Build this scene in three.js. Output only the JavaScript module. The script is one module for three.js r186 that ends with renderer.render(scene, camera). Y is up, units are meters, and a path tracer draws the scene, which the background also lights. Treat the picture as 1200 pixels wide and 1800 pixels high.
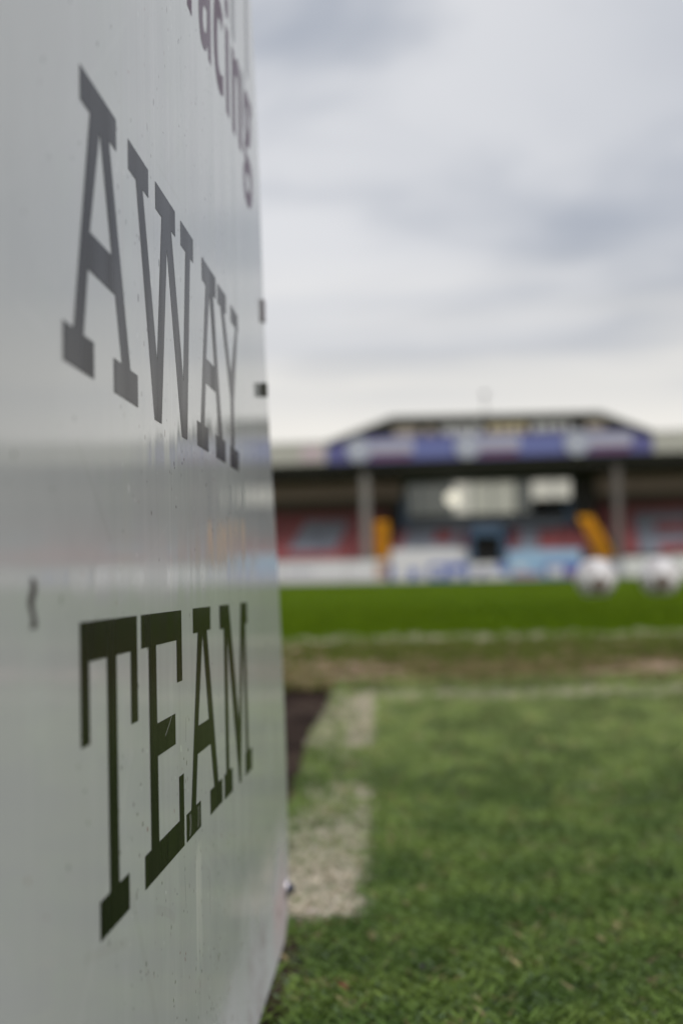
import * as THREE from 'three';
import { mergeGeometries } from 'three/addons/utils/BufferGeometryUtils.js';
import { RoundedBoxGeometry } from 'three/addons/geometries/RoundedBoxGeometry.js';
import { FontLoader } from 'three/addons/loaders/FontLoader.js';

// ---------------------------------------------------------------- camera, sky, sun, exposure
const scene = new THREE.Scene();
const EYE = 0.5, PITCH = THREE.MathUtils.degToRad(2.868), ROLL = THREE.MathUtils.degToRad(1.06);
const camera = new THREE.PerspectiveCamera(39.6, 1200 / 1800, 0.05, 2000);
camera.position.set(0, EYE, 0);
camera.rotation.set(PITCH, 0, -ROLL, 'XYZ');
camera.focus = 1.08;
camera.userData.fStop = 3.55;
scene.add(camera);

const mulberry = (a) => () => { a |= 0; a = (a + 0x6d2b79f5) | 0; let t = Math.imul(a ^ (a >>> 15), 1 | a); t = (t + Math.imul(t ^ (t >>> 7), 61 | t)) ^ t; return ((t ^ (t >>> 14)) >>> 0) / 4294967296; };
const lerp = (a, b, t) => a + (b - a) * t;
const clamp = (v, a = 0, b = 1) => Math.min(b, Math.max(a, v));
const smooth = (a, b, v) => { const t = clamp((v - a) / (b - a)); return t * t * (3 - 2 * t); };
const hash2 = (x, y, s) => { let h = Math.imul(x, 374761393) + Math.imul(y, 668265263) + Math.imul(s, 1274126177); h = Math.imul(h ^ (h >>> 13), 1274126177); return ((h ^ (h >>> 16)) >>> 0) / 4294967296; };
function vnoise(x, y, s = 0, per = 0) {
  const xi = Math.floor(x), yi = Math.floor(y), fx = x - xi, fy = y - yi;
  const w = (k) => (per ? ((k % per) + per) % per : k);
  const u = fx * fx * fx * (fx * (fx * 6 - 15) + 10), v = fy * fy * fy * (fy * (fy * 6 - 15) + 10);
  return lerp(lerp(hash2(w(xi), w(yi), s), hash2(w(xi + 1), w(yi), s), u), lerp(hash2(w(xi), w(yi + 1), s), hash2(w(xi + 1), w(yi + 1), s), u), v);
}
function fbm(x, y, s = 0, oct = 5, per = 0) {
  let a = 0.5, r = 0, t = 0;
  for (let i = 0; i < oct; i++) { r += a * vnoise(x, y, s + i * 17, per); t += a; x *= 2; y *= 2; per *= 2; a *= 0.5; }
  return r / t;
}

{ // an overcast sky: a deck of soft cloud seen from below, thinner and warmer towards the horizon
  const W = 2048, H = 1024, d = new Float32Array(W * H * 4);
  for (let j = 0; j < H; j++) {
    const el = ((j + 0.5) / H - 0.5) * Math.PI, sy = Math.sin(el), cy = Math.cos(el);
    for (let i = 0; i < W; i++) {
      const az = ((i + 0.5) / W - 0.5) * 2 * Math.PI;                 // three.js: u = atan2(z, x) / 2pi + 0.5
      const k = 1 / (Math.max(sy, 0) + 0.14), px = Math.cos(az) * cy * k, pz = Math.sin(az) * cy * k;
      const wx = fbm(px * 0.9 + 3.1, pz * 0.9, 91, 3) - 0.5, wz = fbm(px * 0.9, pz * 0.9 + 7.7, 53, 3) - 0.5;
      const big = fbm(px * 0.75 + wx * 0.9 + 2.35, pz * 0.75 + wz * 0.9 + 5.3, 7, 4);
      const mid = fbm(px * 2.3 + wx * 1.6 + 8.2, pz * 2.3 + wz * 1.6 + 1.1, 29, 5);
      let c = smooth(0.4, 0.66, big * 0.55 + mid * 0.45);
      const sh = Math.atan2(Math.cos(az) , -Math.sin(az)); // bearing from the stand, to the right
      c *= 1 - 0.6 * clamp(Math.exp(-(((sh - 0.36) / 0.26) ** 2) - ((el - 0.34) / 0.13) ** 2 + (wx + wz) * 1.2));
      const hz = smooth(0.25, 0.1, sy), streak = fbm(az * 2.2 + 4.4 + wx, el * 22 + wz * 0.6 + 3.2, 61, 4);
      const dark = [0.42, 0.455, 0.525], lite = [0.755, 0.765, 0.795], warm = [0.9, 0.875, 0.82], o = (j * W + i) * 4;
      for (let q = 0; q < 3; q++) {
        let v = lerp(dark[q], lite[q], c);
        v = lerp(v, lerp(warm[q], [0.56, 0.58, 0.62][q], 0.8 * smooth(0.42, 0.66, streak) * smooth(0.1, 0.16, sy)), hz * 0.95);
        if (sy < 0) v = lerp(v, [0.2, 0.22, 0.16][q], smooth(0, -0.08, sy));
        d[o + q] = v * (1 + 0.35 * smooth(0.42, 0.95, sy));
      }
      d[o + 3] = 1;
    }
  }
  const sky = new THREE.DataTexture(d, W, H, THREE.RGBAFormat, THREE.FloatType);
  sky.mapping = THREE.EquirectangularReflectionMapping; sky.magFilter = sky.minFilter = THREE.LinearFilter; sky.needsUpdate = true;
  scene.background = sky; scene.environment = sky;
}
const sun = new THREE.DirectionalLight(new THREE.Color(1, 0.97, 0.92), 1.35);
sun.position.set(18, 34, 26); sun.castShadow = true; sun.shadow.radius = 60; sun.shadow.mapSize.set(2048, 2048);
Object.assign(sun.shadow.camera, { left: -60, right: 60, top: 60, bottom: -60, near: 1, far: 200 });
scene.add(sun, sun.target);
const renderer = new THREE.WebGLRenderer({ antialias: true });
renderer.toneMapping = THREE.LinearToneMapping; renderer.toneMappingExposure = 1.0; renderer.shadowMap.enabled = true;

// ---------------------------------------------------------------- helpers
const rgb = (r, g, b) => new THREE.Color().setRGB(r, g, b);
const std = (c, rough = 0.7, extra = {}) => new THREE.MeshStandardMaterial({ color: rgb(...c), roughness: rough, ...extra });
const phy = (c, rough = 0.5, extra = {}) => new THREE.MeshPhysicalMaterial({ color: rgb(...c), roughness: rough, ...extra });
const used = {};
function numbered(n) { const k = (used[n] = (used[n] ?? -1) + 1); return k ? `${n}_${String(k).padStart(3, '0')}` : n; }
function tag(o, label, category, group, kind) { o.userData.label = label; if (category) o.userData.category = category; if (group) o.userData.group = group; if (kind) o.userData.kind = kind; return o; }
function part(name, geo, mat, parent) {
  const g = Array.isArray(geo) ? mergeGeometries(geo.map((q) => (q.index ? q.toNonIndexed() : q))) : geo;
  const m = new THREE.Mesh(g, mat); m.name = parent === scene ? numbered(name) : name; m.castShadow = m.receiveShadow = true; parent.add(m); return m;
}
function thing(name, pos = [0, 0, 0], turn = 0) { const o = new THREE.Group(); o.name = numbered(name); o.position.set(...pos); o.rotation.y = turn; scene.add(o); return o; }
const structure = (m, label, category) => { m.userData.kind = 'structure'; m.userData.label = label; m.userData.category = category; return m; };
function dataMap(n, fn, srgb = false) { // fn(u, v) -> [r, g, b], 0..1; repeats
  const a = new Uint8Array(n * n * 4);
  for (let j = 0; j < n; j++) for (let i = 0; i < n; i++) { const c = fn(i / n, j / n), o = (j * n + i) * 4; a[o] = clamp(c[0]) * 255; a[o + 1] = clamp(c[1]) * 255; a[o + 2] = clamp(c[2]) * 255; a[o + 3] = 255; }
  const t = new THREE.DataTexture(a, n, n); t.wrapS = t.wrapT = THREE.RepeatWrapping; t.magFilter = THREE.LinearFilter; t.minFilter = THREE.LinearMipmapLinearFilter; t.generateMipmaps = true;
  if (srgb) t.colorSpace = THREE.SRGBColorSpace; t.needsUpdate = true; return t;
}
const box = (x0, x1, y0, y1, z0, z1) => { const g = new THREE.BoxGeometry(Math.abs(x1 - x0), Math.abs(y1 - y0), Math.abs(z1 - z0)); g.translate((x0 + x1) / 2, (y0 + y1) / 2, (z0 + z1) / 2); return g; };
const rbox = (x0, x1, y0, y1, z0, z1, r = 0.01) => { const g = new RoundedBoxGeometry(Math.abs(x1 - x0), Math.abs(y1 - y0), Math.abs(z1 - z0), 2, r); g.translate((x0 + x1) / 2, (y0 + y1) / 2, (z0 + z1) / 2); return g; };
const shapeOf = (pts, holes = []) => { const s = new THREE.Shape(pts.map((p) => new THREE.Vector2(...p))); for (const h of holes) s.holes.push(new THREE.Path(h.map((p) => new THREE.Vector2(...p)))); return s; };

// ---------------------------------------------------------------- ground: flat turf by the dugout, a worn bank, the raised pitch
const PROFILE = [[-60, 0], [0, 0], [3.2, 0], [4.4, 0.05], [5.0, 0.095], [5.25, 0.135], [5.7, 0.205], [6.1, 0.25], [6.55, 0.33], [6.9, 0.372], [7.4, 0.383], [8, 0.386], [20, 0.415], [68, 0.5], [900, 0.5]];
function gy(z) { const d = -z; let i = 0; while (i < PROFILE.length - 2 && d > PROFILE[i + 1][0]) i++; const [a, ya] = PROFILE[i], [b, yb] = PROFILE[i + 1]; return lerp(ya, yb, clamp((d - a) / (b - a))); }
function bumpy(x, z) { const d = -z; return d < 0.4 || d > 14 ? 0 : (fbm(x * 2.2 + 40, z * 2.2 + 40, 3, 3) - 0.5) * 0.012 * smooth(0.4, 1.5, d) * smooth(14, 9, d); }
function range(a, b, n) { return Array.from({ length: n + 1 }, (_, i) => lerp(a, b, i / n)); }
function sheet(xs, zs, lift, xmap = (x) => x) { // grid over the ground, uv in metres
  const p = [], uv = [], idx = [], n = xs.length;
  for (const z of zs) for (const t of xs) { const x = xmap(t, z); p.push(x, gy(z) + bumpy(x, z) + lift, z); uv.push(x, -z); }
  for (let j = 0; j < zs.length - 1; j++) for (let i = 0; i < n - 1; i++) { const a = j * n + i; idx.push(a, a + 1, a + n, a + 1, a + n + 1, a + n); }
  const g = new THREE.BufferGeometry(); g.setAttribute('position', new THREE.Float32BufferAttribute(p, 3)); g.setAttribute('uv', new THREE.Float32BufferAttribute(uv, 2)); g.setIndex(idx); g.computeVertexNormals(); 
  if (g.attributes.normal.getY(0) < 0) { for (let i = 0; i < idx.length; i += 3) [idx[i], idx[i + 1]] = [idx[i + 1], idx[i]]; g.setIndex(idx); g.computeVertexNormals(); }
  return g;
}
const mottled = (lo, hi, seed, f = 6) => dataMap(512, (u, v) => { const t = fbm(u * f, v * f, seed, 6, f); return [0, 1, 2].map((k) => lerp(lo[k], hi[k], smooth(0.25, 0.75, t))); }, false);
const soilMap = mottled([0.022, 0.014, 0.011], [0.065, 0.044, 0.034], 11, 8), turfMap = mottled([0.03, 0.045, 0.01], [0.09, 0.12, 0.03], 23, 10);
const bankMap = mottled([0.2, 0.145, 0.08], [0.58, 0.41, 0.31], 37, 5), pitchMap = mottled([0.075, 0.125, 0.0], [0.11, 0.17, 0.0], 41, 12), lineMap = mottled([0.2, 0.19, 0.12], [0.78, 0.69, 0.56], 61, 9);
const touchMap = mottled([0.12, 0.16, 0.03], [0.42, 0.42, 0.26], 67, 9);
const grit = dataMap(512, (u, v) => { const t = fbm(u * 24, v * 24, 77, 5, 24); return [t, t, t]; });
grit.repeat.set(2, 2);
const gm = (map, rough = 0.95, bump = 0.02) => new THREE.MeshPhysicalMaterial({ specularIntensity: 0.12, map, roughness: rough, bumpMap: grit, bumpScale: bump });
const R = (z) => 0.02 + 0.0305 * (-z - 2.13), L = (z) => R(z) - 0.155;      // edges of the painted side line
const panelX = (z) => -0.181 + 0.0488 * -z;
const soilEdge = (z) => { const d = -z; return d < 2.1 ? -0.3 : -0.127 + 0.02 * clamp((d - 3.2) / 1) + 0.06 * clamp((d - 4.2) / 0.85) + (fbm(d * 5, 3, 5, 3) - 0.5) * 0.016; };
const fine = [...range(-9, -1.2, 30), ...range(-1, 3, 60), ...range(3.4, 16, 40)];
const zsTurf = [20, 10, 5, 2, 0.5, ...range(-0.4, -5.2, 70)], zsBank = range(-5.2, -6.0, 16), zsPitch = [...range(-6.0, -14, 60), -18, -24, -32, -44, -58, -70];
structure(part('ground', sheet([-500, -100, -40, -9, ...range(-3, 6, 30), 16, 45, 100, 500], [120, 30, 4, ...range(0, -14, 70), -30, -66, -100, -300, -800], -0.006), gm(soilMap), scene), 'dark bare soil of the ground showing beside the white dugout panel', 'ground');
structure(part('turf', sheet(range(0, 1, 120), zsTurf, 0.002, (t, z) => lerp(soilEdge(z), 16, t * t)), gm(turfMap), scene), 'short green turf of the technical area beside the dugout', 'turf');
structure(part('foot_shade_strip', sheet([0, 0.35, 0.7, 1], range(-0.6, -2.04, 40), 0.007, (t, z) => panelX(z) - 0.02 + t * (0.05 + 0.025 * fbm(z * 14, 4, 6, 3))), gm(soilMap, 0.95, 0.02), scene), 'dark soil-coloured strip painted as the shadow gap along the foot of the dugout panel', 'painted shade');  // soil-coloured strip stands in for the shadow gap under the panel
structure(part('worn_bank', sheet(fine, zsBank, 0.003), gm(bankMap, 0.95, 0.03), scene), 'worn brown strip of earth and thin grass below the touchline', 'worn bank');
structure(part('pitch', sheet([-60, -30, -15, ...fine, 30, 60, 110], zsPitch, 0.002), gm(pitchMap, 0.9, 0.03), scene), 'bright green football pitch stretching to the far stand', 'pitch');
structure(part('side_line', sheet([0, 0.2, 0.4, 0.6, 0.8, 1], range(-2.1, -3.42, 30), 0.006, (t, z) => lerp(L(z) + (fbm(z * 9, 2, 8, 3) - 0.5) * 0.02, R(z) + (fbm(z * 9, 9, 8, 3) - 0.5) * 0.012, t)), gm(lineMap, 0.95, 0.06), scene), 'broad white painted line beside the dugout, scuffed at its near end', 'painted line');
structure(part('side_line_remnant', sheet([0, 0.25, 0.5, 0.75, 1], range(-3.98, -4.88, 20), 0.006, (t, z) => lerp(soilEdge(z) + 0.012, R(z), t)), gm(lineMap, 0.95, 0.04), scene), 'faded far piece of the white side line meeting the cross line', 'painted line');
structure(part('cross_line', sheet(range(-0.03, 14, 120), [-4.9, -4.96, -5.02, -5.07], 0.007), gm(touchMap, 0.95, 0.04), scene), 'thin white line across the turf in front of the worn bank', 'painted line');
structure(part('touchline', sheet(range(-9, 40, 300), [-6.02, -6.08, -6.13, -6.17], 0.007), gm(touchMap, 0.95, 0.03), scene), 'faint white touchline at the near edge of the green pitch', 'painted line');

// grass blades
function tuftGeo(seed, blades, len, width, spread, bend) {
  const r = mulberry(seed), p = [], idx = [];
  for (let b = 0; b < blades; b++) {
    const a = r() * 6.283, ox = (r() - 0.5) * spread, oz = (r() - 0.5) * spread, h = len * (0.55 + 0.6 * r()), w = width * (0.7 + 0.6 * r()) / 2, lean = bend * (0.3 + r()), c = Math.cos(a), s = Math.sin(a), t = r() * 6.283, tx = Math.cos(t) * w, tz = Math.sin(t) * w, o = p.length / 3;
    const pt = (k) => [ox + c * lean * h * k * k, h * k * (1 - 0.25 * k * lean), oz + s * lean * h * k * k];
    const [a0, a1, a2] = [pt(0), pt(0.55), pt(1)];
    p.push(a0[0] - tx, a0[1], a0[2] - tz, a0[0] + tx, a0[1], a0[2] + tz, a1[0] - tx * 0.9, a1[1], a1[2] - tz * 0.9, a1[0] + tx * 0.9, a1[1], a1[2] + tz * 0.9, ...a2);
    idx.push(o, o + 1, o + 2, o + 1, o + 3, o + 2, o + 2, o + 3, o + 4);
  }
  const g = new THREE.BufferGeometry(); g.setAttribute('position', new THREE.Float32BufferAttribute(p, 3)); g.setIndex(idx); g.computeVertexNormals(); return g;
}
function paint(x0, z) { // share of whitewashed blades
  const d = -z + (vnoise(x0 * 40, z * 9, 5) - 0.5) * 0.05, x = x0 + (vnoise(x0 * 9, z * 30, 3) - 0.5) * 0.022;
  if (d > 2.1 && d < 5.07 && x > (d > 3.95 ? soilEdge(z) : L(z)) && x < R(z)) {
    const q = (x - L(z)) / 0.155;
    if (d < 3.42) return lerp(0.85, 0.16 + 0.4 * q, smooth(2.3, 3.1, d));
    if (d < 3.95) return 0.07;
    return 0.36 + 0.44 * smooth(0.45, 0.6, q);
  }
  if (d > 4.9 && d < 5.07 && x >= R(z)) return 0.36;
  if (d > 6.02 && d < 6.17) return 0.3;
  return 0;
}
function field(name, label, seed, geo, mat, x0, x1, d0, d1, perM2, scale, tint, keep = () => 1) {
  const r = mulberry(seed), n = Math.round((x1 - x0) * (d1 - d0) * perM2), m = new THREE.InstancedMesh(geo, mat, n), M = new THREE.Matrix4(), q = new THREE.Quaternion(), up = new THREE.Vector3(0, 1, 0), sc = new THREE.Vector3(), po = new THREE.Vector3(), c = new THREE.Color();
  let k = 0;
  for (let i = 0; i < n; i++) {
    const x = lerp(x0, x1, r()), z = -lerp(d0, d1, r()), kk = keep(x, z), a = r() * 6.283, s0 = r(), s1 = r(), w = r(), e = r();
    if (e > kk) continue;
    const s = scale * (0.7 + 0.6 * s0); q.setFromAxisAngle(up, a); po.set(x, gy(z) + bumpy(x, z), z); sc.set(s, s * (0.75 + 0.5 * s1), s);
    m.setMatrixAt(k, M.compose(po, q, sc));
    const pw = paint(x, z); if (w < pw) { const g = 0.75 + 0.35 * s1; c.setRGB(0.8 * g, 0.72 * g, 0.58 * g); if (e / kk < 0.22) c.lerp(new THREE.Color().setRGB(0.12, 0.16, 0.06), 0.5); } else c.setRGB(...tint(x, z, s1, s0));
    m.setColorAt(k++, c);
  }
  m.count = k; m.name = numbered(name); m.castShadow = m.receiveShadow = true; scene.add(m); return tag(m, label, 'grass', null, 'stuff');
}
const blade = phy([1, 1, 1], 0.55, { side: THREE.DoubleSide, specularIntensity: 0.4 });
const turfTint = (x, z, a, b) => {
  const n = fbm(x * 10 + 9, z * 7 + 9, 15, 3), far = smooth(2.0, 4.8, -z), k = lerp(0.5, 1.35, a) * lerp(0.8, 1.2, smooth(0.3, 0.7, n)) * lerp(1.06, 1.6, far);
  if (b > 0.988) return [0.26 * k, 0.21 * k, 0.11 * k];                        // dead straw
  if (b < 0.42) return [lerp(0.17, 0.23, far) * k, lerp(0.24, 0.27, far) * k, 0.13 * k];   // pale blades, turf highlights put into the colour
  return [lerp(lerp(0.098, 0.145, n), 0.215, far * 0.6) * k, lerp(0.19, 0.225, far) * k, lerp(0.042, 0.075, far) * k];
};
const pitchTint = (x, z, a, b) => { const n = fbm(x * 1.2 + 3, z * 1.2 + 3, 19, 3), k = lerp(0.75, 1.25, a); return [lerp(0.105, 0.14, n) * k, lerp(0.185, 0.22, n) * k, 0]; };
const bankTint = (x, z, a, b) => { const k = lerp(0.7, 1.3, a), dry = b > lerp(0.6, 0.92, smooth(5.45, 5.65, -z)); return dry ? [0.3 * k, 0.24 * k, 0.12 * k] : [0.14 * k, 0.18 * k, 0.03 * k]; };
const tuftA = tuftGeo(5, 7, 0.018, 0.0042, 0.018, 1.0), tuftB = tuftGeo(9, 7, 0.02, 0.004, 0.024, 0.9), tuftD = tuftGeo(14, 8, 0.022, 0.005, 0.04, 0.8);
const onTurf = (x, z) => (x < panelX(z) + 0.03 && -z < 2.02 ? 0.12 : 1) * (x < soilEdge(z) + 0.008 ? 0 : (-z > 2.1 && -z < 2.45 && x > L(z) && x < R(z) ? 0.55 : 1) * lerp(0.55, 1, smooth(0.28, 0.45, fbm(x * 9, z * 9, 33, 3))));
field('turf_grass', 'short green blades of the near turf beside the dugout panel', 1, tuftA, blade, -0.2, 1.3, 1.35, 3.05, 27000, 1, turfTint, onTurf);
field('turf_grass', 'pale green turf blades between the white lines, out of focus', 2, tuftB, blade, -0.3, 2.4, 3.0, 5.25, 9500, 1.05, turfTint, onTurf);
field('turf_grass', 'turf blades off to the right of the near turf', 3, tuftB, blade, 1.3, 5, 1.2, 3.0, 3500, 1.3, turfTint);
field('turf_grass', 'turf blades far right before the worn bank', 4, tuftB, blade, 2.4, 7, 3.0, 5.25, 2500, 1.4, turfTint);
field('bank_grass', 'thin dry tufts scattered over the worn brown bank', 5, tuftB, blade, -0.8, 5, 5.15, 6.02, 7500, 1.1, bankTint, (x, z) => 0.06 + 0.6 * smooth(0.47, 0.62, fbm(x * 1.6 + 5, z * 3.5, 71, 3)) + 0.7 * smooth(5.48, 5.72, -z + 0.25 * (fbm(x * 2.2, 1, 88, 3) - 0.5)) * smooth(0.3, 0.5, fbm(x * 3 + 2, z * 5, 93, 3)) + 0.6 * smooth(5.32, 5.2, -z));
field('pitch_grass', 'longer bright green grass at the near edge of the pitch', 6, tuftD, blade, -1.2, 5.5, 6.0, 9, 3600, 0.9, pitchTint);
field('pitch_grass', 'bright green pitch grass running away beyond the footballs', 7, tuftD, blade, -2, 9, 9, 18, 600, 1.5, pitchTint);

// ---------------------------------------------------------------- the far grandstand
const BASE = 0.5, SA = THREE.MathUtils.degToRad(9.5), SX = Math.cos(SA), SZ = Math.sin(SA);
const stand = thing('grandstand', [0, BASE, -72], -SA);
tag(stand, 'long covered grandstand across the pitch with blue banner, claret seats and gabled roof', 'grandstand');
const B = (u0, u1, v0, v1, w0, w1) => box(u0, u1, v0 - BASE, v1 - BASE, -w1, -w0);   // u along the front, v height, w depth
const prism = (pts, w0, w1) => { const g = new THREE.ExtrudeGeometry(shapeOf(pts.map(([u, v]) => [u, v - BASE])), { depth: w1 - w0, bevelEnabled: false }); g.translate(0, 0, -w1); return g; };
const cladMap = dataMap(256, (u, v) => { const t = 0.88 + 0.12 * fbm(u * 8, v * 8, 3, 4, 8); return [t, t, t]; });
const S = {
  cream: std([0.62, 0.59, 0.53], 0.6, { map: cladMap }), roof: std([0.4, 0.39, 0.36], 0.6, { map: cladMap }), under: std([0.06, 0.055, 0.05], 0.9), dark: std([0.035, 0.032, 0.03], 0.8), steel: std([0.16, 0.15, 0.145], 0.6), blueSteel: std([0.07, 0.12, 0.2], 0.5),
  concrete: std([0.24, 0.22, 0.2], 0.95, { map: cladMap }), wall: std([0.26, 0.22, 0.18], 0.9, { map: cladMap }), sheetLight: std([0.27, 0.24, 0.21], 0.8), white: std([0.88, 0.86, 0.85], 0.5), pale: std([0.42, 0.62, 0.8], 0.5), claret: std([0.16, 0.02, 0.03], 0.5),
  violet: std([0.15, 0.145, 0.37], 0.45), blue: std([0.19, 0.215, 0.5], 0.45), yellow: std([0.75, 0.33, 0.0], 0.6), seat: std([1, 1, 1], 0.5), glass: phy([0.6, 0.6, 0.55], 0.12, { metalness: 0.95 }), tint: phy([0.16, 0.17, 0.165], 0.15, { metalness: 0.8 }), peach: std([0.7, 0.5, 0.4], 0.6),
};
const U0 = -16, U1 = 36;
part('roof', [B(U0, -0.7, 7.66, 7.74, 0.1, 11), B(15.5, U1, 7.61, 7.69, 0.1, 11), prism([[-0.72, 7.6], [2.7, 8.78], [13, 8.64], [15.6, 7.58], [15.6, 7.68], [13.02, 8.76], [2.68, 8.9], [-0.72, 7.72]], 0, 11)], S.roof, stand);
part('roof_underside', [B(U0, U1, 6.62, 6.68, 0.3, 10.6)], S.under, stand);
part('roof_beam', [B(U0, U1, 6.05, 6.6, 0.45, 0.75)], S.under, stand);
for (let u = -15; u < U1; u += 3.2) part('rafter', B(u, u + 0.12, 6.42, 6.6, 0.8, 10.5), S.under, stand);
const fl = part('fascia', B(U0, -0.72, 6.6, 7.66, 0, 0.12), S.cream, stand); part('fascia', B(15.52, U1, 6.62, 7.61, 0, 0.12), S.cream, stand);
for (let u = -15.4; u < -1; u += 1.15) part('fascia_rib', B(u, u + 0.06, 6.62, 7.62, -0.02, 0), S.cream, fl);
part('fascia_emblem', B(-2.0, -0.9, 6.75, 7.5, -0.025, -0.001), std([0.7, 0.55, 0.6], 0.5), fl).userData.label = 'pinkish panel at the end of the cream fascia';
// gable above the banner
const gable = part('gable', prism([[-0.2, 7.6], [2.7, 8.6], [13, 8.46], [15.2, 7.62], [15.2, 7.4], [-0.2, 7.4]], 0.14, 0.3), S.dark, stand);
for (const [u, w, c] of [[2.75, 1.2, 0], [5.2, 0.55, 1], [5.9, 0.5, 1], [6.6, 0.55, 1], [4.35, 0.4, 0], [7.5, 0.45, 2], [8.05, 0.4, 2], [8.55, 0.45, 2], [9.1, 0.3, 2], [9.7, 0.45, 1], [10.25, 0.35, 1], [10.75, 0.4, 1], [11.3, 0.25, 1], [12.3, 0.9, 0]])
  part('gable_panel', B(u, u + w, 7.86, 8.3 - Math.max(0, (u - 11) * 0.03), 0.08, 0.14), std([[0.5, 0.42, 0.34], [0.66, 0.64, 0.62], [0.75, 0.62, 0.4]][c], 0.6), gable);
const banner = part('banner', prism([[-0.7, 6.59], [15.5, 6.63], [15.5, 7.33], [14.3, 7.76], [1.2, 7.86], [-0.7, 7.44]], -0.04, 0.06), S.violet, stand);
banner.userData.label = 'blue and violet banner with three round white emblems';
for (const [u0, u1] of [[3.5, 5.75], [8.9, 11.15]]) part('banner_field', B(u0, u1, 6.78, 7.6, -0.06, -0.04), S.blue, banner);
for (const [uc, uw] of [[0.95, 2.4], [6.45, 2.2], [11.85, 2.25]]) {
  const g = new THREE.CylinderGeometry(0.62, 0.62, 0.04, 32); g.rotateX(Math.PI / 2); g.translate(uc, 7.22 - BASE, 0.09); part('emblem', g, std([0.62, 0.62, 0.7], 0.5), banner);
  const ring = new THREE.TorusGeometry(0.42, 0.05, 8, 28); ring.translate(uc, 7.22 - BASE, 0.11); part('emblem_ring', ring, std([0.45, 0.5, 0.7], 0.5), banner);
  part('banner_plate', rbox(uc + 0.62, uc + 0.4 + uw, 7.02 - BASE, 7.62 - BASE, 0.04, 0.075, 0.015), std([0.55, 0.53, 0.66], 0.5), banner);
  part('banner_stripe', B(uc + 0.6, uc + 0.3 + uw, 6.7, 6.95, -0.06, -0.04), std([0.24, 0.1, 0.2], 0.5), banner);
}
const mast = part('aerial', [new THREE.CylinderGeometry(0.03, 0.04, 1.3, 8).translate(7.3, 9.4 - BASE, -1), new THREE.SphereGeometry(0.16, 12, 8).scale(1, 0.7, 1).translate(7.3, 9.95 - BASE, -1)], S.steel, stand);
// back, ends, columns
part('back_wall', [B(U0, 2.2, 0.4, 5.3, 10, 10.2), B(2.2, 12.8, 0.4, 6.615, 10, 10.2), B(12.8, U1, 0.4, 5.2, 10, 10.2), B(U0, 2.2, 6.35, 6.615, 10, 10.2), B(12.8, U1, 6.3, 6.615, 10, 10.2)], S.wall, stand);
part('translucent_sheet', [B(U0, 2.2, 5.3, 6.35, 10.08, 10.1), B(12.8, U1, 5.2, 6.3, 10.08, 10.1)], phy([0.62, 0.55, 0.48], 1, { transmission: 0.55, thickness: 0 }), stand);
part('end_wall', B(U0 - 0.2, U0, 0.4, 6.6, 0.6, 10.2), S.wall, stand); part('end_wall', B(U1, U1 + 0.2, 0.4, 6.6, 0.6, 10.2), S.wall, stand);
for (const u of [-11.2, 1.15, 13.75, 26.3]) part('column', rbox(u - 0.2, u + 0.2, 0, 6.05 - BASE + 0.15, -0.85, -0.45, 0.03), u > 13 ? std([0.17, 0.145, 0.135], 0.7) : std([0.28, 0.255, 0.24], 0.7), stand);
// terrace and seats
const ROWS = 9; const rw = (i) => 1.1 + i * 0.88, rv = (i) => 1.35 + i * 0.3;
part('terrace', [...Array(ROWS)].map((_, i) => B(U0, U1, 0.3, rv(i), rw(i), i === ROWS - 1 ? 9.95 : rw(i + 1))), S.concrete, stand);
{
  const geo = mergeGeometries([box(-0.21, 0.21, 0.38, 0.43, -0.1, 0.3), box(-0.235, 0.235, 0.43, 0.84, -0.16, -0.1), box(-0.03, 0.03, 0, 0.4, -0.1, 0)]);
  const spots = [], paleAt = (u, i) => (u > -3.1 && u < -0.5 && i > 0 && i < 7) || (u > 2.9 && u < 6 && i < 6 && !(u > 4.0 && u < 5.2 && i > 1 && i < 5)) || (u > 8.6 && u < 9.6 && i < 6) || (u >= 9.6 && u < 10.9 && i > 3 && i < 6) || (u > 14.6 && u < 15.6 && i < 7) || (u >= 15.6 && u < 19 && (i === 1 || i === 2 || i === 5 || i === 6)) || (u > 22 && u < 25 && i > 1 && i < 6);
  for (let i = 0; i < ROWS; i++) for (let u = U0 + 0.5; u < U1 - 0.3; u += 0.5) {
    const stair = 13.2 - i * 0.16;
    if (Math.abs(u - 1.9) < 0.6 || Math.abs(u - stair) < 0.65 || Math.abs(u + 10) < 0.5 || Math.abs(u - 25) < 0.5 || (u > 2.4 && u < 11.6 && i > 4) || (u > 6.2 && u < 8.4)) continue;
    spots.push([u, rv(i), rw(i), paleAt(u, i)]);
  }
  const m = new THREE.InstancedMesh(geo, S.seat, spots.length), M = new THREE.Matrix4(), c = new THREE.Color(), r = mulberry(77);
  spots.forEach(([u, v, w, p], k) => { m.setMatrixAt(k, M.makeTranslation(u, v - BASE, -w - 0.35)); const g = 0.85 + 0.3 * r(); p ? c.setRGB(0.31 * g, 0.33 * g, 0.39 * g) : c.setRGB(0.4 * g, 0.11 * g, 0.115 * g); m.setColorAt(k, c); });
  m.name = 'seating'; m.castShadow = m.receiveShadow = true; m.userData.kind = 'stuff'; m.userData.label = 'claret and pale blue seats in rows'; stand.add(m);
}
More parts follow.
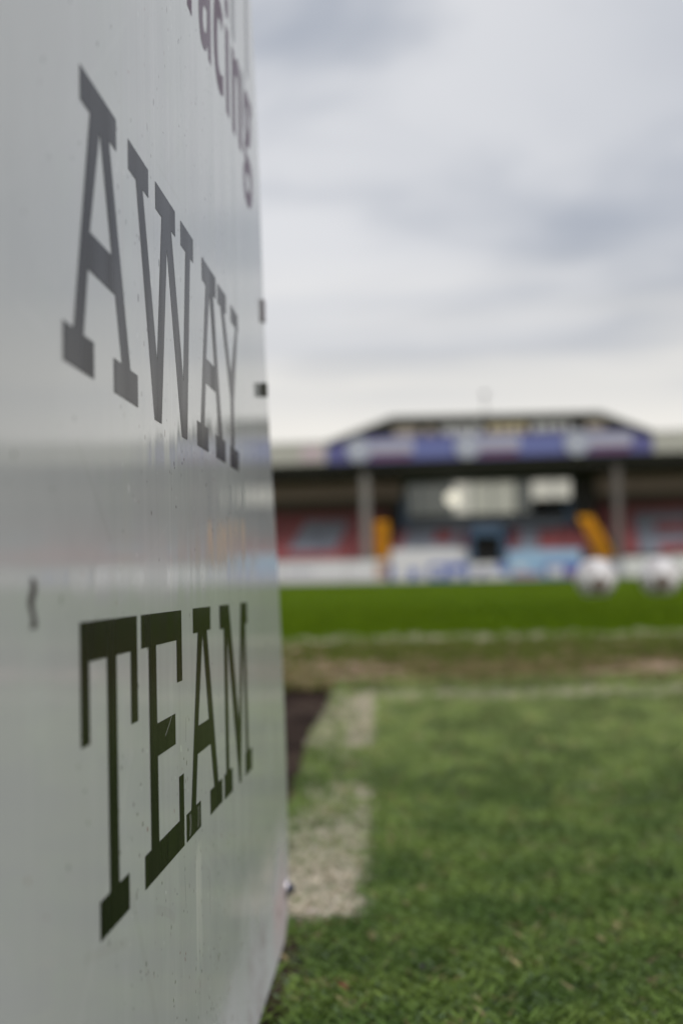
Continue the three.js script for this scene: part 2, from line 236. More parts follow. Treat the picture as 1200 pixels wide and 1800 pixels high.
for (const side of [0, 1]) { // yellow gangways up the seats
  const st = part('gangway', side ? [prism([[12.75, 1.45], [13.75, 1.45], [12.45, 3.65], [11.75, 3.65]], 0.9, 1.06), ...[...Array(7)].map((_, i) => B(13.2 - i * 0.22, 13.7 - i * 0.22, 1.5 + i * 0.3, 1.56 + i * 0.3, 0.7, 0.9))] : [B(1.56, 2.26, 1.45, 3.62, 0.9, 1.06), ...[...Array(7)].map((_, i) => B(1.56, 2.26, 1.5 + i * 0.3, 1.56 + i * 0.3, 0.78, 0.9))], S.yellow, stand);
  st.userData.label = side ? 'orange gangway slanting up right of the glazed box' : 'orange gangway beside the left column';
}
// glazed box above the seats
const press = part('glazed_box', [B(2.5, 11.7, 3.55, 3.95, 4.6, 9.9), B(2.5, 11.7, 5.9, 6.6, 4.6, 9.9), B(2.5, 2.75, 3.95, 5.9, 4.6, 9.9), B(11.5, 11.7, 3.95, 5.9, 4.6, 9.9)], std([0.1, 0.11, 0.12], 0.6), stand);
press.userData.label = 'dark glazed box built into the seats under the gable';
part('partition', [B(11.75, 12.6, 3.8, 6.6, 3.6, 9.9)], S.dark, stand);
for (const [u0, u1, k] of [[2.8, 3.4, 1], [3.45, 5.2, 1], [5.25, 6.15, 0], [6.2, 7.3, 2], [7.35, 8.55, 2], [8.65, 9.35, 1], [9.4, 10.5, 0], [10.55, 11.45, 0]]) {
  const pn = part('window', B(u0, u1, k === 0 && u0 > 9 ? 4.75 : 4.05, 5.75, 4.7, 4.76), k === 1 ? S.tint : k === 2 ? phy([0.46, 0.47, 0.42], 0.15, { metalness: 0.9 }) : S.glass, press);
  part('mullion', B(u0 - 0.04, u0 + 0.02, 3.95, 5.9, 4.58, 4.68), S.blueSteel, press);
}
{ // the one lit lamp, seen through the box's front
  const g = new THREE.CylinderGeometry(0.36, 0.36, 0.05, 28).rotateX(Math.PI / 2).translate(5.25, 4.9 - BASE, -4.54);
  part('round_lamp', g, new THREE.MeshStandardMaterial({ color: 0x222222, emissive: rgb(1, 0.95, 0.78), emissiveIntensity: 1.0 }), press);
  const l = new THREE.PointLight(new THREE.Color(1, 0.95, 0.78), 1.2); l.position.set(5.25, 4.9 - BASE, -4.3); l.castShadow = true; l.shadow.radius = 15; l.distance = 0; press.add(l);
}
part('box_apron', B(2.5, 11.7, 3.3, 3.55, 4.5, 4.62), std([0.24, 0.27, 0.33], 0.6), stand);
part('blue_post', B(2.45, 2.85, 3.3, 5.0, 4.4, 4.56), S.blueSteel, stand); part('blue_post', B(11.1, 11.6, 3.3, 4.6, 4.4, 4.56), S.blueSteel, stand);
// tunnel
const tun = part('tunnel', [B(6.35, 6.6, 0.42, 3.25, 0.3, 4.4), B(7.95, 8.2, 0.42, 3.25, 0.3, 4.4), B(6.35, 8.2, 2.75, 3.25, 0.3, 4.4)], S.blueSteel, stand); part('tunnel_mouth', B(6.6, 7.95, 0.42, 2.75, 1.0, 1.1), S.dark, tun);
part('front_wall', [B(U0, 6.35, 0.42, 1.4, 0.85, 1.05), B(8.2, U1, 0.42, 1.4, 0.85, 1.05)], S.concrete, stand);
part('white_parapet', B(2.4, 6.35, 1.42, 2.15, 0.6, 0.72), S.white, stand); part('pale_blue_parapet', B(8.25, 11.9, 1.3, 2.0, 0.6, 0.72), S.pale, stand);

// pitchside boards in front of the stand, each a thing of its own
function board(u0, u1, v1, mat, label, blocks = []) {
  const uc = (u0 + u1) / 2, w = -0.35;
  const o = thing('advertising_board', [uc * SX + w * -SZ * -1 * 0 + w * SZ, BASE, -72 + uc * SZ - w * SX], -SA);
  const hw = (u1 - u0) / 2 - 0.02, pn = part('panel', rbox(-hw, hw, 0.05, v1 - BASE, -0.05, 0, 0.015), mat, o);
  part('frame', [box(-hw, hw, 0.02, 0.05, -0.06, 0.02), box(-hw, -hw + 0.05, 0, 0.3, -0.35, -0.06), box(hw - 0.05, hw, 0, 0.3, -0.35, -0.06)], S.steel, o);
  for (const [a, b, c, d, m] of blocks) part('printed_block', box(-hw + a * 2 * hw, -hw + b * 2 * hw, c * (v1 - BASE), d * (v1 - BASE), 0, 0.006), m, pn);
  return tag(o, label, 'advertising board', 'pitchside boards below the grandstand');
}
const bl = std([0.14, 0.2, 0.55], 0.5), rd = std([0.5, 0.2, 0.3], 0.5), cy = std([0.35, 0.55, 0.78], 0.5), or = std([0.62, 0.4, 0.28], 0.5), gy2 = std([0.5, 0.5, 0.55], 0.5);
board(-12, -7.5, 1.66, S.white, 'white pitchside board hidden far left behind the dugout', []);
board(-7.5, -3.2, 1.66, S.white, 'white pitchside board at the left end, cut by the dugout edge', []);
board(-3.2, 0.3, 1.66, S.white, 'plain white pitchside board left of the grey column', [[0.1, 0.5, 0.45, 0.62, gy2]]);
board(0.3, 2.3, 1.64, S.white, 'white pitchside board with peach end under the orange gangway', [[0.72, 0.98, 0.2, 0.85, or]]);
board(2.4, 4.4, 1.42, S.white, 'white board with blue blocks below the white parapet', [[0, 0.12, 0.1, 0.9, bl], [0.5, 0.75, 0.15, 0.7, bl]]);
board(4.4, 6.4, 1.4, bl, 'blue board with white blocks left of the tunnel mouth', [[0.1, 0.35, 0.3, 0.8, S.white], [0.55, 0.85, 0.15, 0.55, S.white]]);
board(6.4, 8.3, 1.38, S.white, 'white board with violet blocks straight below the tunnel mouth', [[0.25, 0.45, 0.2, 0.7, S.violet], [0.7, 0.98, 0.4, 0.95, bl]]);
board(8.3, 10.1, 1.36, cy, 'pale blue board with a pink band right of the tunnel mouth', [[0.1, 0.9, 0.15, 0.4, rd], [0.2, 0.5, 0.55, 0.85, S.white]]);
board(10.1, 11.9, 1.36, bl, 'blue board with a white block behind the left football', [[0.1, 0.5, 0.2, 0.75, S.white], [0.55, 0.9, 0.2, 0.4, rd]]);
board(11.9, 13.9, 1.4, gy2, 'grey board directly behind the left football', [[0.1, 0.4, 0.2, 0.8, S.white]]);
board(13.9, 16.2, 1.5, S.white, 'white board between the two footballs', [[0.5, 0.75, 0.2, 0.7, or]]);
board(16.2, 19.5, 1.55, S.white, 'white board at the right edge behind the right football', [[0.3, 0.6, 0.3, 0.6, rd]]);
for (const [a, b, k] of [[19.5, 23, 0], [23, 27, 1], [27, 31, 2], [31, 35.5, 3]]) board(a, b, 1.5, k % 2 ? S.white : std([0.66, 0.6, 0.6], 0.5), `${['first', 'second', 'third', 'last'][k]} pitchside board past the right edge of the view, seen in the panel's reflection`, [[0.2, 0.6, 0.3, 0.7, k % 2 ? or : bl]]);

// ---------------------------------------------------------------- footballs
function makeFootball(name, pos, rot, label) {
  const o = thing(name, pos), rad = 0.11;
  const ico = new THREE.IcosahedronGeometry(1, 0).attributes.position, dirs = [];
  for (let i = 0; i < ico.count; i++) { const v = new THREE.Vector3().fromBufferAttribute(ico, i).normalize(); if (!dirs.some((d) => d.distanceTo(v) < 0.01)) dirs.push(v); }
  const faces = []; for (let i = 0; i < ico.count; i += 3) faces.push(new THREE.Vector3().fromBufferAttribute(ico, i).add(new THREE.Vector3().fromBufferAttribute(ico, i + 1)).add(new THREE.Vector3().fromBufferAttribute(ico, i + 2)).normalize());
  const all = [...dirs.map((d) => [d, 0.0]), ...faces.map((d) => [d, 0.022])], e = new THREE.Euler().setFromQuaternion(new THREE.Quaternion().setFromAxisAngle(new THREE.Vector3(...rot).normalize(), rot[3] ?? 0).multiply(new THREE.Quaternion().setFromUnitVectors(dirs[0], new THREE.Vector3(...rot).normalize())));
  const sp = new THREE.IcosahedronGeometry(1, 14), pos2 = sp.attributes.position, v = new THREE.Vector3();
  const col = [], cen = new THREE.Vector3();
  for (let i = 0; i < pos2.count; i++) {
    v.fromBufferAttribute(pos2, i); let d1 = -9, d2 = -9;
    for (const [d, k] of all) { const t = v.dot(d) + k; if (t > d1) { d2 = d1; d1 = t; } else if (t > d2) d2 = t; }
    v.multiplyScalar(rad * (1 - 0.012 * smooth(0.02, 0, d1 - d2))).applyEuler(e); pos2.setXYZ(i, v.x, v.y + rad, v.z);
  }
  sp.computeVertexNormals(); const cover = part('cover', sp, std([0.88, 0.84, 0.83], 0.4), o);
  dirs.forEach((d, i) => { // coloured five-sided panels, a hair proud of the cover
    const g = new THREE.CircleGeometry(i ? 0.36 : 0.5, 5, 0).toNonIndexed(), p = g.attributes.position, q = new THREE.Quaternion().setFromUnitVectors(new THREE.Vector3(0, 0, 1), d), fine = [];
    const sub = (a, b, c, n) => { if (!n) { fine.push(a, b, c); return; } const ab = a.clone().add(b).multiplyScalar(0.5), bc = b.clone().add(c).multiplyScalar(0.5), ca = c.clone().add(a).multiplyScalar(0.5); sub(a, ab, ca, n - 1); sub(ab, b, bc, n - 1); sub(ca, bc, c, n - 1); sub(ab, bc, ca, n - 1); };
    for (let k = 0; k < p.count; k += 3) sub(...[0, 1, 2].map((m) => new THREE.Vector3().fromBufferAttribute(p, k + m).setZ(0.93)), 2);
    const gg = new THREE.BufferGeometry().setFromPoints(fine.map((t) => { const w = t.clone().normalize().applyQuaternion(q).multiplyScalar(rad * 1.004).applyEuler(e); w.y += rad; return w; })); gg.computeVertexNormals();
    const uv = new Float32Array(fine.length * 2); gg.setAttribute('uv', new THREE.BufferAttribute(uv, 2));
    part('panel', gg, i ? ballGrey : ballDark, cover);
  });
  return tag(o, label, 'football', null);
}
const ballDark = std([0.3, 0.235, 0.21], 0.45), ballGrey = std([0.6, 0.54, 0.53], 0.45);  // dark one: printed pattern plus shade of the lower front put into the colour
const BZ = -7.8;
makeFootball('football', [1.383, gy(BZ) + 0.004, BZ], [0.02, -0.36, 1], 'white football with dark patches at the pitch edge, the left one of the pair');
makeFootball('football', [1.735, gy(BZ) + 0.004, BZ], [-0.1, -0.3, 1], 'white football near the right edge of the view, right one of the pair');

// ---------------------------------------------------------------- the dugout: white side panel with lettering
const YAW = Math.atan(122 / 2500), D = 0.181;
const dugout = thing('dugout', [-D * Math.cos(YAW), 0, -D * Math.sin(YAW)], Math.PI / 2 - YAW);     // local x runs along the panel, y up, z out of its outer face
tag(dugout, 'white glossy team dugout with AWAY TEAM in black slab letters on its side panel', 'dugout');
const TS0 = 0.4, TS1 = 2.1, TH0 = -0.05, TH1 = 1.3;
function panelUV(g) { const p = g.attributes.position, uv = new Float32Array(p.count * 2); for (let i = 0; i < p.count; i++) { uv[2 * i] = (p.getX(i) - TS0) / (TS1 - TS0); uv[2 * i + 1] = (p.getY(i) - TH0) / (TH1 - TH0); } g.setAttribute('uv', new THREE.BufferAttribute(uv, 2)); return g; }
function canvasMap(w, h, draw, srgb) {
  const c = document.createElement('canvas'); c.width = w; c.height = h; const x = c.getContext('2d'); draw(x, (s) => ((s - TS0) / (TS1 - TS0)) * w, (hh) => (1 - (hh - TH0) / (TH1 - TH0)) * h);
  const t = new THREE.CanvasTexture(c); t.wrapS = t.wrapT = THREE.MirroredRepeatWrapping; if (srgb) t.colorSpace = THREE.SRGBColorSpace; return t;
}
const specks = []; { const r = mulberry(404); for (let i = 0; i < 560; i++) specks.push([lerp(0.5, 2.0, r()), lerp(0, 1.28, r()), r(), r(), r()]); for (let i = 0; i < 620; i++) { const s = lerp(0.85, 1.45, r()); specks.push([s, r() < 0.5 ? lerp(0.02, 0.4, r()) : lerp(0.55, 1.0, r()), r(), r(), r()]); } }
const panelMap = canvasMap(2048, 2048, (x, X, Y) => {
  x.fillStyle = 'rgb(202,203,201)'; x.fillRect(0, 0, 2048, 2048);
  const r = mulberry(9);
  for (let i = 0; i < 420; i++) { const s = r() * 2048, h = r() * 2048, ra = 40 + 160 * r(); x.fillStyle = r() < 0.5 ? 'rgba(196,198,192,0.05)' : 'rgba(232,232,230,0.05)'; x.beginPath(); x.ellipse(s, h, ra * 0.6, ra, 0, 0, 6.283); x.fill(); }
  for (let i = 0; i < 150; i++) { const s = r() * 2048, h = r() * 1600, l = 80 + 500 * r(); x.fillStyle = `rgba(${r() < 0.5 ? '180,178,168' : '236,236,232'},${0.05 + 0.08 * r()})`; x.fillRect(s, h, 1 + 4 * r(), l); }
  for (const [s, h, a, b, c] of specks) { // splashes and pits
    const big = a > 0.975; x.fillStyle = c < 0.06 ? `rgba(120,50,45,${0.3 + 0.4 * b})` : c < 0.2 ? 'rgba(245,245,243,0.7)' : `rgba(70,66,60,${0.25 + 0.5 * b})`;
    x.beginPath(); x.ellipse(X(s), Y(h), big ? 2.6 : 0.7 + 1.0 * b, big ? 4.5 : 1 + 2.2 * a, (c - 0.5) * 0.7, 0, 6.283); x.fill();
  }
  for (let i = 0; i < 46; i++) { const s = lerp(0.9, 1.75, r()), h = lerp(0.1, 1.2, r()), l = 10 + 50 * r(); x.strokeStyle = `rgba(${r() < 0.5 ? '110,108,102' : '240,240,238'},${0.2 + 0.3 * r()})`; x.lineWidth = 0.8 + r(); x.beginPath(); x.moveTo(X(s), Y(h)); x.lineTo(X(s) + (r() - 0.5) * 12, Y(h) + l); x.stroke(); }
  for (let i = 0; i < 70; i++) { // wiped smears and long faint scuffs
    const s = lerp(0.5, 1.95, r()), h = lerp(0.05, 1.25, r()), l = 60 + 240 * r(), a = (r() - 0.5) * 2.4; x.strokeStyle = `rgba(${r() < 0.5 ? '150,148,140' : '238,238,236'},${0.04 + 0.07 * r()})`; x.lineWidth = 3 + 12 * r();
    x.beginPath(); x.moveTo(X(s), Y(h)); x.quadraticCurveTo(X(s) + l * Math.cos(a) * 0.5 + 20 * r(), Y(h) + l * Math.sin(a) * 0.5, X(s) + l * Math.cos(a), Y(h) + l * Math.sin(a)); x.stroke();
  }
  for (let i = 0; i < 130; i++) { const s = lerp(0.5, 2, r()), h = 0.02 + 0.22 * Math.pow(r(), 1.8), q = r(); x.fillStyle = `rgba(84,72,52,${0.12 + 0.3 * r()})`; x.beginPath(); x.ellipse(X(s), Y(h), 0.8 + 2.4 * q * q, 1 + 4 * q * q, 0.3 * (r() - 0.5), 0, 6.283); x.fill(); } // mud splash near the ground
  for (let i = 0; i < 40; i++) { const s = lerp(0.95, 1.25, r()), h = lerp(0.5, 1.1, r()), l = 100 + 500 * r(); x.strokeStyle = `rgba(${r() < 0.5 ? '140,138,130' : '245,245,243'},${0.08 + 0.14 * r()})`; x.lineWidth = 0.8 + 1.2 * r(); x.beginPath(); x.moveTo(X(s), Y(h)); x.lineTo(X(s) + (r() - 0.5) * 8, Y(h) + l); x.stroke(); } // fine runs
  // pale scrape below the TEAM letters, pinkish stain with the white line reflection painted in round the bolt, grey rub marks near the foot
  for (let i = 0; i < 60; i++) { const s = 1.165 + 0.03 * r(), h = 0.29 - 0.02 * r(); x.fillStyle = `rgba(240,238,232,${0.12 + 0.3 * r()})`; x.fillRect(X(s), Y(h), 1 + 2 * r(), 30 + 120 * r()); }
  for (let i = 0; i < 240; i++) { const a = r() * 6.283, q = Math.pow(r(), 0.7), s = 1.9 + Math.cos(a) * 0.14 * q, h = 0.08 + Math.sin(a) * 0.07 * q; x.fillStyle = `rgba(${r() < 0.6 ? '205,180,172' : '226,216,210'},0.04)`; x.beginPath(); x.ellipse(X(s), Y(h), 16 + 22 * r(), 14 + 30 * r(), 0, 0, 6.283); x.fill(); }
  for (let i = 0; i < 60; i++) { const s = 1.5 + 0.22 * r(), h = 0.02 + 0.09 * r(); x.fillStyle = 'rgba(120,110,100,0.05)'; x.beginPath(); x.ellipse(X(s), Y(h), 8 + 26 * r(), 8 + 16 * r(), 0.5, 0, 6.283); x.fill(); }
  x.fillStyle = 'rgba(105,100,92,0.4)'; x.beginPath(); x.ellipse(X(1.42), Y(0.035), 18, 28, 0.2, 0, 6.283); x.fill();
  x.fillStyle = 'rgba(95,90,84,0.5)'; x.beginPath(); x.ellipse(X(1.86), Y(0.075), 12, 9, 0, 0, 6.283); x.fill();
  for (let i = 0; i < 200; i++) { const s = lerp(0.5, 2, r()), h = Math.pow(r(), 2) * 0.1; x.fillStyle = `rgba(90,80,60,${0.05 + 0.1 * r()})`; x.beginPath(); x.ellipse(X(s), Y(h), 2 + 6 * r(), 2 + 8 * r(), 0, 0, 6.283); x.fill(); }
}, true);
const vinylMap = canvasMap(2048, 2048, (x, X, Y) => {
  x.fillStyle = 'rgb(13,10,13)'; x.fillRect(0, 0, 2048, 2048); const r = mulberry(21);
  for (const [s, h, a, b, c] of specks) { x.fillStyle = c < 0.5 ? `rgba(150,150,145,${0.2 + 0.4 * b})` : 'rgba(12,12,10,0.5)'; x.beginPath(); x.ellipse(X(s), Y(h), 0.6 + b, 0.8 + 1.6 * a, 0, 0, 6.283); x.fill(); }
  for (let i = 0; i < 130; i++) { const s = r() * 2048, h = r() * 2048; x.strokeStyle = `rgba(120,120,116,${0.1 + 0.2 * r()})`; x.lineWidth = 0.7 + 0.6 * r(); x.beginPath(); x.moveTo(s, h); x.lineTo(s + (r() - 0.5) * 20, h + 8 + 40 * r()); x.stroke(); }
  x.strokeStyle = 'rgba(190,190,186,0.9)'; x.lineWidth = 1.6; x.beginPath(); x.moveTo(X(1.03), Y(0.392)); x.quadraticCurveTo(X(1.052), Y(0.4), X(1.058), Y(0.404)); x.stroke();
  for (const [s, w] of [[1.137, 5], [1.142, 3], [1.178, 3], [1.185, 4]]) { x.strokeStyle = 'rgba(150,150,145,0.8)'; x.lineWidth = w; x.beginPath(); x.moveTo(X(s), Y(0.318)); x.quadraticCurveTo(X(s + 0.006), Y(0.31), X(s - 0.002), Y(0.301)); x.stroke(); }
}, true);
const waveMap = dataMap(512, (u, v) => { const t = 0.6 * fbm(u * 5, v * 2, 101, 3, 0) + 0.4 * fbm(u * 40, v * 3, 131, 3, 0); return [t, t, t]; });
waveMap.wrapS = waveMap.wrapT = THREE.MirroredRepeatWrapping;
const gloss = dataMap(512, (u, v) => { const t = 0.55 + 0.45 * fbm(u * 60, v * 4, 171, 4, 0); return [t, t, t]; });
gloss.wrapS = gloss.wrapT = THREE.MirroredRepeatWrapping;
const grime = dataMap(512, (u, v) => { // dulled by splashes towards the ground
  const h = TH0 + v * (TH1 - TH0), n = fbm(u * 60, v * 4, 171, 4, 0), m = fbm(u * 14 + 3, v * 12, 191, 4, 0);
  const t = 0.07 + 0.06 * n + 0.85 * smooth(0.2, 0.04, h + (m - 0.5) * 0.12) + 0.12 * smooth(0.6, 0.75, m); return [t, t, t];
});
grime.wrapS = grime.wrapT = THREE.MirroredRepeatWrapping;
const panelMat = new THREE.MeshPhysicalMaterial({ map: panelMap, roughness: 0.6, roughnessMap: grime, bumpMap: waveMap, bumpScale: 0.001, ior: 1.5, specularIntensity: 0.5 });
const vinyl = new THREE.MeshPhysicalMaterial({ map: vinylMap, roughness: 0.32, roughnessMap: gloss, bumpMap: waveMap, bumpScale: 0.001, ior: 1.42, specularIntensity: 0.2 });
const plum = new THREE.MeshPhysicalMaterial({ color: rgb(0.085, 0.024, 0.062), roughness: 0.4, roughnessMap: gloss, ior: 1.42, specularIntensity: 0.3 });
const greyInk = new THREE.MeshPhysicalMaterial({ color: rgb(0.2, 0.2, 0.2), roughness: 0.2, ior: 1.42 });
// outline of the panel: foot, front edge leaning back as it rises, top
const EDGE = [[1.6, 0.012], [1.8, 0.016], [1.93, 0.022], [1.975, 0.04], [2.008, 0.09], [2.003, 0.2], [1.985, 0.32], [1.928, 0.5], [1.845, 0.67], [1.79, 0.81], [1.765, 0.95], [1.752, 1.02], [1.69, 1.21], [1.6, 1.42], [1.46, 1.68], [1.25, 1.9]];
const outline = [[-0.5, 0.012], ...EDGE, [0.9, 2.0], [-0.5, 2.0]];
const g0 = new THREE.ExtrudeGeometry(shapeOf(outline), { depth: 0.006, bevelEnabled: true, bevelThickness: 0.0012, bevelSize: 0.0012, bevelSegments: 2, curveSegments: 4 }); g0.translate(0, 0, -0.0072);
part('side_panel', panelUV(g0), panelMat, dugout);
{ // narrow folded edging along the front edge
  const c = new THREE.CatmullRomCurve3(EDGE.slice(3).map(([s, h]) => new THREE.Vector3(s + 0.004, h, -0.009))); const t = new THREE.TubeGeometry(c, 80, 0.008, 8); t.scale(1, 1, 1); part('edge_trim', t, std([0.5, 0.5, 0.5], 0.35), dugout);
}
const flat = (shape) => panelUV(new THREE.ShapeGeometry(shape, 10).translate(0, 0, 0.0002));
function letterA(x0, w, b, hgt) {
  const X = (u) => x0 + u * w, V = (v) => b + v, t = hgt - 0.0205;
  const pts = [[0, 0], [0.36, 0], [0.36, 0.0215], [0.236, 0.0215], [0.295, 0.0615], [0.655, 0.0615], [0.745, 0.0215], [0.625, 0.0215], [0.625, 0], [1, 0], [1, 0.0215], [0.88, 0.0215], [0.59, t], [0.695, t], [0.695, hgt], [0.215, hgt], [0.215, t], [0.335, t], [0.117, 0.0215], [0, 0.0215]];
  return shapeOf(pts.map(([u, v]) => [X(u), V(v)]), [[[0.322, 0.0845], [0.462, t - 0.003], [0.61, 0.0845]].map(([u, v]) => [X(u), V(v)])]);
}
const AB = 0.6202, AH = 0.1752, AT = AB + AH, AS = AB + 0.155;
const P = (a) => shapeOf(a);
const letters = [
  letterA(0.735, 0.206, AB, AH),
  P([[0.916, AT], [0.988, AT], [0.988, AS], [0.966, AS], [1.0155, 0.663], [1.041, AS], [1.016, AS], [1.016, AT], [1.102, AT], [1.102, AS], [1.083, AS], [1.134, 0.665], [1.153, AS], [1.129, AS], [1.129, AT], [1.194, AT], [1.194, AS], [1.177, AS], [1.15, AB - 0.001], [1.123, AB - 0.001], [1.0625, 0.756], [1.031, AB - 0.001], [1.003, AB - 0.001], [0.942, AS], [0.916, AS]]),
  letterA(1.205, 0.186, AB, AH - 0.003),
  P([[1.347, AT - 0.005], [1.408, AT - 0.005], [1.408, AS - 0.004], [1.392, AS - 0.004], [1.441, 0.716], [1.485, AS - 0.004], [1.445, AS - 0.004], [1.445, AT - 0.006], [1.505, AT - 0.008], [1.505, AS - 0.005], [1.498, AS - 0.005], [1.462, 0.69], [1.462, 0.641], [1.495, 0.641], [1.495, AB], [1.425, AB], [1.425, 0.641], [1.436, 0.641], [1.436, 0.69], [1.366, AS - 0.004], [1.347, AS - 0.004]]),
];
const TB = 0.2988, TT = 0.4813, TS = 0.4589, TF = 0.3212;
letters.push(
  P([[0.767, TT], [0.928, TT], [0.929, 0.4125], [0.906, 0.4125], [0.906, TS], [0.8625, TS], [0.865, TF], [0.895, TF], [0.895, TB], [0.811, TB], [0.811, TF], [0.838, TF], [0.835, TS], [0.789, TS], [0.79, 0.413], [0.768, 0.413]]),
  P([[0.942, TT], [1.108, TT], [1.109, 0.4265], [1.084, 0.4265], [1.084, TS], [0.997, TS], [0.9985, 0.404], [1.0745, 0.404], [1.0745, 0.381], [0.9995, 0.381], [1.001, TF], [1.0885, TF], [1.0885, 0.3544], [1.1105, 0.3544], [1.1105, TB], [0.947, TB], [0.947, TF], [0.971, TF], [0.968, TS], [0.942, TS]]),
  letterA(1.121, 0.211, TB, 0.1827),
  P([[1.327, TT], [1.397, TT], [1.4675, 0.36], [1.492, TT], [1.549, TT], [1.55, TS], [1.532, TS], [1.546, TF], [1.577, TF], [1.577, TB - 0.001], [1.515, TB - 0.001], [1.515, TF], [1.523, TF], [1.508, 0.45], [1.476, TB - 0.002], [1.462, TB - 0.002], [1.381, 0.45], [1.385, TF], [1.407, TF], [1.407, TB - 0.001], [1.347, TB - 0.001], [1.347, TF], [1.361, TF], [1.356, TS], [1.329, TS]]),
);
for (const s of letters) part('letter', flat(s), vinyl, dugout);
{ // plum lettering higher on the panel
  const font = await new FontLoader().loadAsync('fonts/droid/droid_sans_bold.typeface.json');
  const size = 0.122; let pen = 1.167;
  for (const ch of 'racing') {
    const g = new THREE.ShapeGeometry(font.generateShapes(ch, size), 8); g.translate(pen, 0.9945 - Math.max(0, pen - 1.3) * 0.055, 0.0002);
    part('printed_letter', panelUV(g), plum, dugout); pen += font.data.glyphs[ch].ha / font.data.resolution * size;
  }
}
for (const [s0, s1, h0, h1] of [[1.49, 1.52, 1.085, 1.2], [1.575, 1.6, 1.06, 1.085], [1.62, 1.645, 1.09, 1.3]]) part('print_mark', flat(P([[s0, h1], [s1, h1], [s1, h0 + 0.01], [(s0 + s1) / 2, h0], [s0, h0 + 0.01]])), greyInk, dugout);
{ // rusty slot through the sheet
  const pts = []; for (let i = 0; i <= 14; i++) { const t = i / 14; pts.push([0.667 + 0.003 * Math.sin(t * 9), 0.481 + t * 0.024]); } for (let i = 14; i >= 0; i--) { const t = i / 14; pts.push([0.6765 + 0.003 * Math.sin(t * 9 + 0.6), 0.481 + t * 0.024]); }
  part('rusty_slot', flat(P(pts)), std([0.035, 0.022, 0.018], 0.9), dugout);
}
{ // bolt with washer at the foot, clip and strap on the front edge
  const w = new THREE.CylinderGeometry(0.013, 0.014, 0.003, 24).rotateX(Math.PI / 2).translate(1.962, 0.085, 0.0016), cap = new THREE.SphereGeometry(0.0085, 20, 12, 0, 6.283, 0, Math.PI / 2).rotateX(Math.PI / 2).translate(1.962, 0.085, 0.003);
  part('washer', w, std([0.55, 0.52, 0.55], 0.35, { metalness: 0.6 }), dugout); part('bolt', cap, std([0.06, 0.06, 0.09], 0.4, { metalness: 0.5 }), dugout);
  part('clip', rbox(1.728, 1.742, 0.731, 0.748, 0.0002, 0.0078, 0.002), std([0.05, 0.048, 0.036], 0.55), dugout).userData.label = 'dark square clip near the front edge';
  part('strap', rbox(1.755, 1.772, 0.829, 0.857, 0.0002, 0.0032, 0.0012), std([0.22, 0.19, 0.21], 0.5), dugout);
}
// the rest of the dugout behind the panel
const matte = std([0.55, 0.55, 0.54], 0.5), W = 5.2;
part('far_side_panel', new THREE.ExtrudeGeometry(shapeOf(outline), { depth: 0.006, bevelEnabled: false }).translate(0, 0, -W), matte, dugout);
part('back_panel', box(-0.5, -0.494, 0.012, 2.0, -W + 0.01, -0.01), matte, dugout);
part('roof_panel', [box(-0.5, 0.9, 1.994, 2.0, -W + 0.008, -0.0085)], matte, dugout);
part('bench', [rbox(-0.35, 0.15, 0.4, 0.46, -W + 0.1, -0.1, 0.02), rbox(-0.42, -0.36, 0.5, 0.95, -W + 0.1, -0.1, 0.02)], std([0.16, 0.02, 0.03], 0.5), dugout);
for (const z of [-0.4, -2.6, -4.8]) part('bench_leg', rbox(-0.2, 0.0, 0, 0.4, z - 0.03, z + 0.03, 0.005), S.steel, dugout);

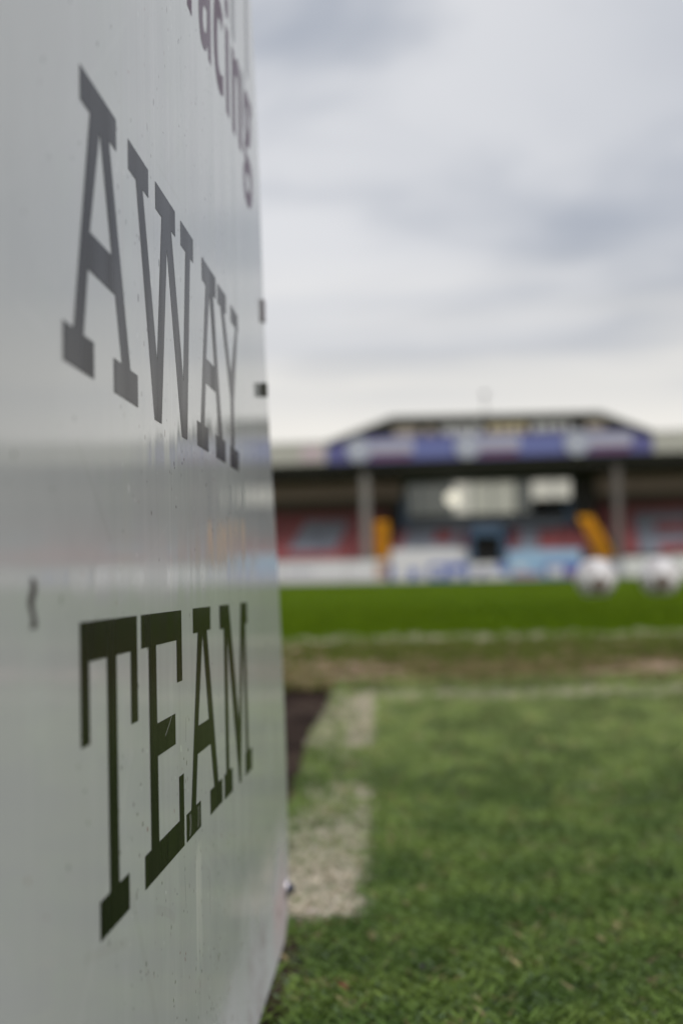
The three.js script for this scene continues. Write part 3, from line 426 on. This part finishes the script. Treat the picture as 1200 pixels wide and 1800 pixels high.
// ---------------------------------------------------------------- small debris
function clump(name, pos, r, seed, mat, label, cat, sq = 0.6) {
  const g = new THREE.IcosahedronGeometry(r, 3), p = g.attributes.position, v = new THREE.Vector3();
  for (let i = 0; i < p.count; i++) { v.fromBufferAttribute(p, i); const q = v.clone().multiplyScalar(1 / r); const n = 0.72 + 0.6 * fbm(q.x * 1.7 + q.z + seed, q.y * 1.7 - q.z * 0.8 + seed, seed, 3); v.multiplyScalar(n); p.setXYZ(i, v.x, v.y * sq, v.z); }
  g.computeVertexNormals(); const m = part(name, g, mat, scene); m.position.set(pos[0], gy(pos[1]) + bumpy(pos[0], pos[1]) + r * sq * 0.45, pos[1]); return tag(m, label, cat);
}
const chalk = std([0.5, 0.42, 0.35], 0.95), earth = std([0.12, 0.085, 0.06], 0.95);
clump('soil_clod', [-0.055, -2.16], 0.014, 3, chalk, 'pale chalky clod at the foot of the panel bolt', 'soil clod');
clump('soil_clod', [-0.045, -2.22], 0.012, 8, std([0.46, 0.36, 0.26], 0.95), 'sandy clod just behind the pale one by the bolt', 'soil clod');
clump('soil_clod', [-0.02, -2.15], 0.01, 12, chalk, 'small whitewashed clod at the near end of the painted line', 'soil clod');
clump('soil_clod', [-0.066, -2.06], 0.016, 19, earth, 'dark earth clod tucked against the panel corner', 'soil clod', 0.5);
function leaf(pos, rot, len, mat, label) {
  const g = new THREE.PlaneGeometry(len * 0.55, len, 6, 8), p = g.attributes.position; g.rotateX(-Math.PI / 2);
  for (let i = 0; i < p.count; i++) { const t = p.getZ(i) / len + 0.5, w = Math.sin(Math.PI * clamp(0.06 + t * 0.92)); p.setX(i, p.getX(i) * w); p.setY(i, Math.abs(p.getX(i)) * 0.5 + 0.12 * len * Math.sin(t * 4)); }
  g.computeVertexNormals(); const m = part('fallen_leaf', g, mat, scene); m.position.set(pos[0], gy(pos[1]) + 0.019, pos[1]); m.rotation.y = rot; return tag(m, label, 'leaf');
}
leaf([-0.011, -1.72], 1.1, 0.02, std([0.16, 0.035, 0.02], 0.7, { side: THREE.DoubleSide }), 'small reddish brown leaf on the near turf at the bottom');
leaf([0.089, -1.805], 0.4, 0.018, std([0.02, 0.02, 0.018], 0.8, { side: THREE.DoubleSide }), 'tiny blackish leaf on the near turf right of the red leaf');

renderer.render(scene, camera);
